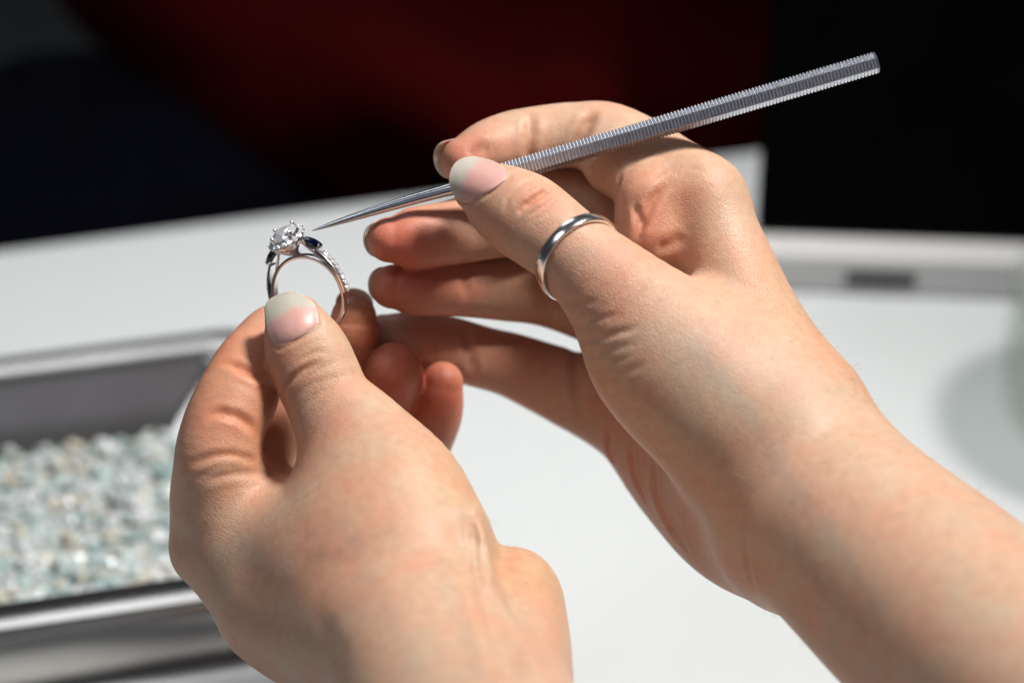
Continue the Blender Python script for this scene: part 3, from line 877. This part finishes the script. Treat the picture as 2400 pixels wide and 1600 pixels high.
ss = [(0, 0.05), (0.4, 0.14), (2, 0.34), (5, 0.60), (9, 0.86), (14, 1.06), (20, 1.24), (27, 1.36), (33, 1.46), (37, 1.7), (42, 2.1), (hs - 1.0, 2.35), (hs + 0.05, 2.35)]
tool_mesh('tapered_shaft', ss, 20, 0, STEEL_SMOOTH, True, bow=0.35)

# ================================================================== the diamond ring
RC = P(725, 692, -13.5)
rn = np.array([-0.42, -0.26, 0.87]); rn /= np.linalg.norm(rn)
r2 = np.array([-0.28, 0.95, 0.0]); r2 -= rn * (r2 @ rn); r2 /= np.linalg.norm(r2)
r1 = np.cross(r2, rn)                         # to the right in the picture
dring = empty('diamond_ring', to_world(RC - r2 * 9.4)[0])
tag(dring, 'white gold ring with diamond cluster and two dark blue side stones', 'ring')
RSC = 1.07
def RP(x, y, z): return RC + (r1 * x + r2 * y + rn * z) * RSC
def polar(a, r, z=0.0): return RP(math.sin(a) * r, math.cos(a) * r, z)      # a = 0 at the head
def pdir(a): return r1 * math.sin(a) + r2 * math.cos(a)
n = 120
sweep_ring('band', [polar(2 * math.pi * i / n, 8.85) for i in range(n)], [pdir(2 * math.pi * i / n) for i in range(n)], [rn] * n, 1.1, 1.05, WHITE_GOLD, parent=dring, dome=0.2)
def strip(name, pts, out, hw, th, mat, parent):
    m = len(pts); V = []; F = []
    for p, o, w, t in zip(pts, out, hw, th):
        V += [p - rn * w, p - rn * w + o * t * 0.85, p - rn * w * 0.8 + o * t, p + rn * w * 0.8 + o * t, p + rn * w + o * t * 0.85, p + rn * w]
    for i in range(m - 1):
        for j in range(6):
            k = (j + 1) % 6
            F.append([i * 6 + j, (i + 1) * 6 + j, (i + 1) * 6 + k, i * 6 + k])
    F.append(list(range(6))); F.append(list(range((m - 1) * 6, m * 6))[::-1])
    o = mesh_obj(name, V, F, mat, parent=parent, wv=False, smooth=False)
    return o
def brilliant(name, c, up, r, mat, parent, sides=8, sx=1.0, ref=None, smooth=False):
    up = up / np.linalg.norm(up)
    a1 = (ref if ref is not None else r1) - up * ((ref if ref is not None else r1) @ up); a1 /= np.linalg.norm(a1)
    a2 = np.cross(up, a1)
    V = []; F = []
    def ringv(rr, h, off, n_):
        i0 = len(V)
        for j in range(n_):
            a = 2 * math.pi * (j + off) / n_
            V.append(c + a1 * (math.cos(a) * rr * sx) + a2 * (math.sin(a) * rr) + up * h)
        return i0
    S2 = sides * 2
    t0 = ringv(r * 0.50, r * 0.36, 0, sides)
    m0 = ringv(r * 0.80, r * 0.21, 0.5, sides)
    g0 = ringv(r, r * 0.03, 0, S2)
    h0 = ringv(r, -r * 0.03, 0, S2)
    V.append(c - up * r * 0.86); cu = len(V) - 1
    F.append([t0 + j for j in range(sides)])
    for j in range(sides):
        k = (j + 1) % sides
        F.append([t0 + j, m0 + j, t0 + k])
        F.append([t0 + k, m0 + j, g0 + 2 * j + 2 - (S2 if 2 * j + 2 >= S2 else 0), m0 + k])
        F.append([m0 + j, g0 + 2 * j + 1, g0 + (2 * j + 2) % S2])
        F.append([m0 + j, g0 + 2 * j, g0 + 2 * j + 1])
    for j in range(S2):
        k = (j + 1) % S2
        F.append([g0 + j, h0 + j, h0 + k, g0 + k]); F.append([h0 + j, cu, h0 + k])
    o = mesh_obj(name, V, F, mat, parent=parent, wv=False, smooth=smooth)
    bm = bmesh.new(); bm.from_mesh(o.data); bmesh.ops.recalc_face_normals(bm, faces=bm.faces); bm.to_mesh(o.data); bm.free()
    return o
def rod(name, a, b, r0, r1_, mat, parent, sides=8, ball=True):
    ax = b - a; L = np.linalg.norm(ax); ax = ax / L
    u = np.cross(ax, np.array([0.3, 0.5, 0.8])); u /= np.linalg.norm(u); v = np.cross(ax, u)
    V = []; F = []
    stt = [(0, r0), (0.8, r1_)] + ([(1.0, r1_ * 1.25), (1.0 + 0.9 * r1_ / L, r1_ * 0.8), (1.0 + 1.2 * r1_ / L, r1_ * 0.2)] if ball else [(1.0, r1_)])
    for t, r in stt:
        for j in range(sides):
            an = 2 * math.pi * j / sides
            V.append(a + ax * (L * t) + u * (r * math.cos(an)) + v * (r * math.sin(an)))
    for i in range(len(stt) - 1):
        for j in range(sides):
            k = (j + 1) % sides
            F.append([i * sides + j, i * sides + k, (i + 1) * sides + k, (i + 1) * sides + j])
    F.append(list(range(sides))[::-1]); F.append(list(range((len(stt) - 1) * sides, len(stt) * sides)))
    return mesh_obj(name, V, F, mat, parent=parent, wv=False)
# shoulders rise from the band to the head, set with small diamonds
for sg in (-1, 1):
    pts, out, hw, th = [], [], [], []
    for i in range(25):
        t = i / 24
        a = sg * math.radians(100 - 66 * t)
        r = 9.7 + 0.15 * t + 2.3 * max(0, t - 0.35) ** 1.5
        pts.append(polar(a, r)); out.append(pdir(a)); hw.append(1.3); th.append(0.75 - 0.15 * (1 - t))
    sh = strip('shoulder', pts, out, hw, th, WHITE_GOLD, dring)
    for i in range(9):
        t = 0.06 + i * 0.108
        a = sg * math.radians(100 - 66 * t)
        r = 9.7 + 0.15 * t + 2.3 * max(0, t - 0.35) ** 1.5 + 0.82
        brilliant('accent_diamond', polar(a, r), pdir(a), 0.80, DIAMOND, sh, sides=6)
        for zz in (-0.95, 0.95):
            a2_ = sg * math.radians(100 - 66 * (t + 0.054))
            rod('bead', polar(a2_, r - 0.3, zz * 0.75), polar(a2_, r - 0.12, zz * 0.7), 0.2, 0.2, WHITE_GOLD, sh, sides=6)
    # side stone seat and dark blue stone
    sa = sg * math.radians(27.5)
    cst = polar(sa, 12.9); od = pdir(sg * math.radians(40)); tdir = r1 * math.cos(sg * math.radians(38)) - r2 * math.sin(sg * math.radians(38)) * 1.0
    tdir = r1 * math.cos(math.radians(40)) * sg - r2 * math.sin(math.radians(40))
    V = []
    o = brilliant('side_stone', cst, od, 1.6, SAPPHIRE, dring, sides=8, sx=1.75, ref=tdir)
    for e_ in (-1, 1):
        for zz in (-0.7, 0.7):
            p0 = cst + tdir * (e_ * 2.0) + rn * zz * 0.9
            rod('prong', p0 - od * 1.5, p0 + od * 0.35, 0.22, 0.2, WHITE_GOLD, o, sides=6)
    strip('side_setting', [cst - tdir * 2.6 - od * 1.5, cst - tdir * 1.2 - od * 1.45, cst + tdir * 1.2 - od * 1.4, cst + tdir * 2.5 - od * 1.3], [od] * 4, [0.6, 1.0, 1.0, 0.7], [0.9] * 4, WHITE_GOLD, dring)
    # struts of the gallery
    rod('gallery_strut', polar(sg * math.radians(40), 9.7), polar(sg * math.radians(16), 12.3), 0.35, 0.35, WHITE_GOLD, dring, ball=False)
# head
hu = r2 * 0.93 + rn * 0.36; hu /= np.linalg.norm(hu)         # the crown leans to the viewer
hc = RP(-0.1, 14.0, 0.4)
def cup(name, stations, mat, parent, sides=24):
    a1 = r1 - hu * (r1 @ hu); a1 /= np.linalg.norm(a1); a2 = np.cross(hu, a1)
    V = []; F = []
    for (h_, r_) in stations:
        for j in range(sides):
            a = 2 * math.pi * j / sides
            V.append(hc + hu * h_ + a1 * (math.cos(a) * r_) + a2 * (math.sin(a) * r_))
    for i in range(len(stations) - 1):
        for j in range(sides):
            k = (j + 1) % sides
            F.append([i * sides + j, i * sides + k, (i + 1) * sides + k, (i + 1) * sides + j])
    return mesh_obj(name, V, F, mat, parent=parent, wv=False)
a1 = r1 - hu * (r1 @ hu); a1 /= np.linalg.norm(a1); a2 = np.cross(hu, a1)
HS = 1.30
basket = cup('basket', [(HS * h_, HS * r_) for h_, r_ in [(-3.9, 0.9), (-3.3, 1.1), (-2.6, 1.9), (-1.5, 2.9), (-0.5, 3.5), (0.05, 3.65), (0.1, 3.3), (-0.3, 2.7), (-1.4, 2.0), (-2.4, 1.2), (-3.2, 0.6)]], WHITE_GOLD, dring)
brilliant('centre_diamond', hc + hu * 1.05 * HS, hu, 2.65 * HS, DIAMOND, dring, sides=8)
for i in range(16):
    a = 2 * math.pi * (i + 0.5) / 16
    dr = a1 * math.cos(a) + a2 * math.sin(a)
    brilliant('halo_diamond', hc + dr * 3.35 * HS + hu * 0.25, hu * 0.75 + dr * 0.6, 0.66 * HS, DIAMOND, dring, sides=6)
    rod('bead', hc + (a1 * math.cos(a + 0.196) + a2 * math.sin(a + 0.196)) * 3.75 * HS - hu * 0.2, hc + (a1 * math.cos(a + 0.196) + a2 * math.sin(a + 0.196)) * 3.75 * HS + hu * 0.35, 0.2, 0.2, WHITE_GOLD, basket, sides=6)
for i in range(14):
    a = 2 * math.pi * i / 14
    dr = a1 * math.cos(a) + a2 * math.sin(a)
    brilliant('halo_diamond', hc + dr * 3.05 * HS - hu * 1.05 * HS, dr * 0.85 - hu * 0.3, 0.58 * HS, DIAMOND, dring, sides=6)
for i in range(4):
    a = math.pi / 4 + math.pi / 2 * i + 0.25
    dr = a1 * math.cos(a) + a2 * math.sin(a)
    rod('prong', hc + dr * 2.9 * HS - hu * 0.6, hc + dr * 2.65 * HS + hu * 1.75 * HS, 0.36, 0.42, WHITE_GOLD, dring)

# ================================================================== tray of glass pebbles
def frame_on(px, py, slope_px):
    """origin on the counter and the tray's long direction"""
    a = on_plane(px, py); b = on_plane(px + 500, py + slope_px * 500)
    u = (b - a) / np.linalg.norm(b - a); v = np.array([-u[1], u[0], 0])
    return a, u, v
near = on_plane(0, 1645); nr2 = on_plane(540, 1562)
tu = (nr2 - near) / np.linalg.norm(nr2 - near); tw = np.array([-tu[1], tu[0], 0])
farp = on_plane(0, 838, 0.024)
depth = float((farp - near) @ tw)
TH = 0.024
right_end = float((on_plane(690, 1100) - near) @ tu)
x0, x1 = right_end - 0.30, right_end
tray = empty('pebble_tray', near + tu * (x0 + x1) / 2 + tw * depth / 2)
tag(tray, 'shallow steel tray filled with pale glass pebbles', 'tray')
def rrect(inset, r, z, nseg=8):
    out = []
    a0, a1_, b0, b1 = x0 + inset, x1 - inset, inset, depth - inset
    r = max(r, 0.001)
    for (cx, cy, s) in ((a1_ - r, b1 - r, 0), (a0 + r, b1 - r, 90), (a0 + r, b0 + r, 180), (a1_ - r, b0 + r, 270)):
        for i in range(nseg + 1):
            t = math.radians(s + 90 * i / nseg)
            p = near + tu * (cx + r * math.cos(t)) + tw * (cy + r * math.sin(t))
            out.append(np.array([p[0], p[1], z]))
    return out
def loops(name, ls, mat, parent, close=True, smooth=True):
    V = [p for l in ls for p in l]; m = len(ls[0]); F = []
    for i in range(len(ls) - 1):
        for j in range(m):
            k = (j + 1) % m
            F.append([i * m + j, i * m + k, (i + 1) * m + k, (i + 1) * m + j])
    if close: F.append(list(range((len(ls) - 1) * m, len(ls) * m)))
    return mesh_obj(name, V, F, mat, parent=parent, smooth=smooth)
RR = 0.018
o = loops('tray_shell', [rrect(0.004, RR, 0.0005), rrect(0.001, RR, 0.004), rrect(0.0, RR, 0.012), rrect(-0.001, RR, TH - 0.002), rrect(0.0, RR, TH), rrect(0.003, RR, TH + 0.0008), rrect(0.0145, RR - 0.006, TH + 0.0004), rrect(0.0160, RR - 0.008, TH - 0.001),
      rrect(0.0170, RR - 0.008, TH - 0.003), rrect(0.035, RR - 0.009, 0.003), rrect(0.037, RR - 0.010, 0.002)], TRAY, tray)
o.modifiers.new('edge', 'EDGE_SPLIT').split_angle = math.radians(50)
PEB = bpy.data.materials.new('pebble_glass'); PEB.use_nodes = True
nt = PEB.node_tree; b = nt.nodes['Principled BSDF']
b.inputs['Roughness'].default_value = 0.28; b.inputs['Transmission Weight'].default_value = 0.2; b.inputs['IOR'].default_value = 1.45
at = node(nt, 'ShaderNodeAttribute', attribute_name='tint'); nt.links.new(at.outputs['Color'], b.inputs['Base Color'])
bm = bmesh.new(); bmesh.ops.create_icosphere(bm, subdivisions=1, radius=1.0)
iv = np.array([v.co[:] for v in bm.verts]); iff = [[v.index for v in f.verts] for f in bm.faces]; bm.free()
PV, PF, PC = [], [], []; off = 0
pal = [(0.80, 0.88, 0.88), (0.62, 0.76, 0.76), (0.86, 0.90, 0.92), (0.74, 0.82, 0.80), (0.80, 0.76, 0.64), (0.45, 0.60, 0.60), (0.9, 0.93, 0.95)]
for i in range(6500):
    fx = rng.uniform(x0 + 0.027, x1 - 0.027); fy = rng.uniform(0.027, depth - 0.027)
    c = near + tu * fx + tw * fy; c = np.array([c[0], c[1], rng.uniform(0.002, 0.0075)])
    s = rng.uniform(0.0014, 0.0031) * np.array([rng.uniform(0.8, 1.5), rng.uniform(0.7, 1.1), rng.uniform(0.5, 0.85)])
    q = Matrix.Rotation(rng.uniform(0, 6.28), 3, 'Z') @ Matrix.Rotation(rng.uniform(-0.6, 0.6), 3, 'X')
    w = iv * (1 + 0.13 * np.sin(iv @ rng.normal(size=3) * 3 + rng.uniform(0, 6)))[:, None]
    PV.append((w * s) @ np.array(q).T + c); PF += [[k + off for k in f] for f in iff]; off += len(iv)
    PC.append(np.tile(np.array(pal[rng.integers(len(pal))]) * rng.uniform(0.6, 0.9), (len(iv), 1)))
peb = mesh_obj('glass_pebbles', np.vstack(PV), PF, PEB, smooth=False)
set_color(peb, np.clip(np.vstack(PC), 0, 0.95))
tag(peb, 'pale blue and cream glass pebbles filling the steel tray', 'pebbles', kind='stuff')

# ================================================================== black screen on its pale base
A = on_plane(1860, 686); Bp = on_plane(2400, 706)
bu = (Bp - A) / np.linalg.norm(Bp - A); bv = np.array([-bu[1], bu[0], 0])
xl = float((on_plane(1788, 684) - A) @ bu) - 0.0045
pan = empty('display_screen', A + bu * 0.1)
tag(pan, 'black upright screen on a pale grey base with a dark printed name', 'screen')
BH, BT = 0.0165, 0.013
def bbox(name, xa, xb, ya, yb, za, zb, mat, bev=0.0015):
    c = [A + bu * xa + bv * ya, A + bu * xb + bv * ya, A + bu * xb + bv * yb, A + bu * xa + bv * yb]
    o = box_world(name, c, zb - za, mat, parent=pan, z0=za)
    if bev: bevel(o, bev)
    return o
base = bbox('base', xl, xl + 0.34, 0.0, BT + 0.0082, 0.0005, BH, PALE, 0.002)
bbox('screen', xl + 0.001, xl + 0.339, BT, BT + 0.008, BH + 0.0002, 0.125, BLACK, 0.003)
lx0 = float((on_plane(1985, 665, BH * 0.5) - A) @ bu); lx1 = float((on_plane(2150, 670, BH * 0.5) - A) @ bu)
nl = 7; lw = (lx1 - lx0) / nl
for i in range(nl):
    # the printed name is too blurred to read: seven dark upright letter shapes
    c = [A + bu * (lx0 + lw * (i + 0.0)) - bv * 0.0004, A + bu * (lx0 + lw * (i + 0.95)) - bv * 0.0004, A + bu * (lx0 + lw * (i + 0.95)) + bv * 0.001, A + bu * (lx0 + lw * (i + 0.0)) + bv * 0.001]
    box_world('printed_letter', c, 0.0058, INK, parent=pan, z0=0.0042)

# ================================================================== glass jar at the right edge
cb = on_plane(2660, 1000)
can = empty('glass_jar', cb)
tag(can, 'blurred grey glass jar at the right edge of the counter', 'jar')
def lathe(name, prof, c, mat, parent, seg=48):
    V = []; F = []
    for (r, z) in prof:
        for j in range(seg):
            a = 2 * math.pi * j / seg
            V.append(np.array([c[0] + r * math.cos(a), c[1] + r * math.sin(a), c[2] + z]))
    for i in range(len(prof) - 1):
        for j in range(seg):
            k = (j + 1) % seg
            F.append([i * seg + j, i * seg + k, (i + 1) * seg + k, (i + 1) * seg + j])
    F.append(list(range((len(prof) - 1) * seg, len(prof) * seg)))
    return mesh_obj(name, V, F, mat, parent=parent)
lathe('body', [(0.034, 0.0005), (0.041, 0.002), (0.045, 0.008), (0.047, 0.02), (0.047, 0.04), (0.045, 0.052), (0.043, 0.052), (0.044, 0.04), (0.044, 0.02), (0.042, 0.009), (0.03, 0.005), (0.004, 0.005)], cb, JAR, can)
lathe('rim', [(0.0425, 0.0522), (0.047, 0.0525), (0.0478, 0.0545), (0.047, 0.0565), (0.0425, 0.0562)], cb, JAR, can)

# ================================================================== customer beyond the counter
per = empty('person', to_world(P(1000, 700, -560))[0] * np.array([1, 1, 0]) + np.array([0, 0, -0.95]))
tag(per, 'person in dark red top and navy trousers standing beyond the counter, out of focus', 'person')
def cloth(name, chains, mat, h=9.0):
    fn = Hand(chains, [])
    lo = np.min([c.lo for c in chains], 0); hi = np.max([c.hi for c in chains], 0)
    V, F = mesh_sdf(fn, lo, hi, h, newton=1)
    Nn = normals(V, F)
    w = 5 * np.sin(V @ np.array([0.03, 0.055, 0.02]) + 2 * np.sin(V[:, 0] * 0.02)) + 3.5 * np.sin(V @ np.array([-0.05, 0.09, 0.03]) + 1.7 * np.sin(V[:, 1] * 0.03))
    return mesh_obj(name, V + Nn * w[:, None], F, mat, parent=per, wv=False)
cloth('red_top', [Chain([(1250, -900, -640, 900, 140), (1200, -300, -620, 950, 140), (1250, 150, -600, 820, 130), (1350, 520, -600, 760, 120)], k=60),
                  Chain([(520, -260, -560, 260, 60), (420, 0, -520, 250, 58), (700, 230, -470, 240, 55), (1250, 330, -430, 210, 50)], k=60)], RED)
cloth('trousers', [Chain([(760, 560, -560, 420, 100), (420, 620, -520, 520, 110), (100, 800, -520, 560, 110), (0, 1700, -620, 480, 100), (0, 4200, -900, 380, 80)], k=60),
                   Chain([(1300, 760, -600, 500, 110), (1400, 1800, -700, 420, 100), (1450, 4200, -900, 360, 80)], k=60)], NAVY)
# grey stool behind, only a blurred corner shows
sc_ = CAM + ray(-160, 150) * 1.75
stl = empty('stool', (sc_[0], sc_[1], -0.95))
tag(stl, 'blurred grey stool at the upper left corner', 'stool')
lathe('seat', [(0.15, sc_[2] - 0.05), (0.17, sc_[2] - 0.03), (0.17, sc_[2] - 0.01), (0.15, sc_[2])], np.array([sc_[0], sc_[1], 0]), GREY_SEAT, stl)
lathe('post', [(0.16, -0.95), (0.16, -0.93), (0.03, -0.92), (0.03, sc_[2] - 0.05)], np.array([sc_[0], sc_[1], 0]), CANISTER, stl)
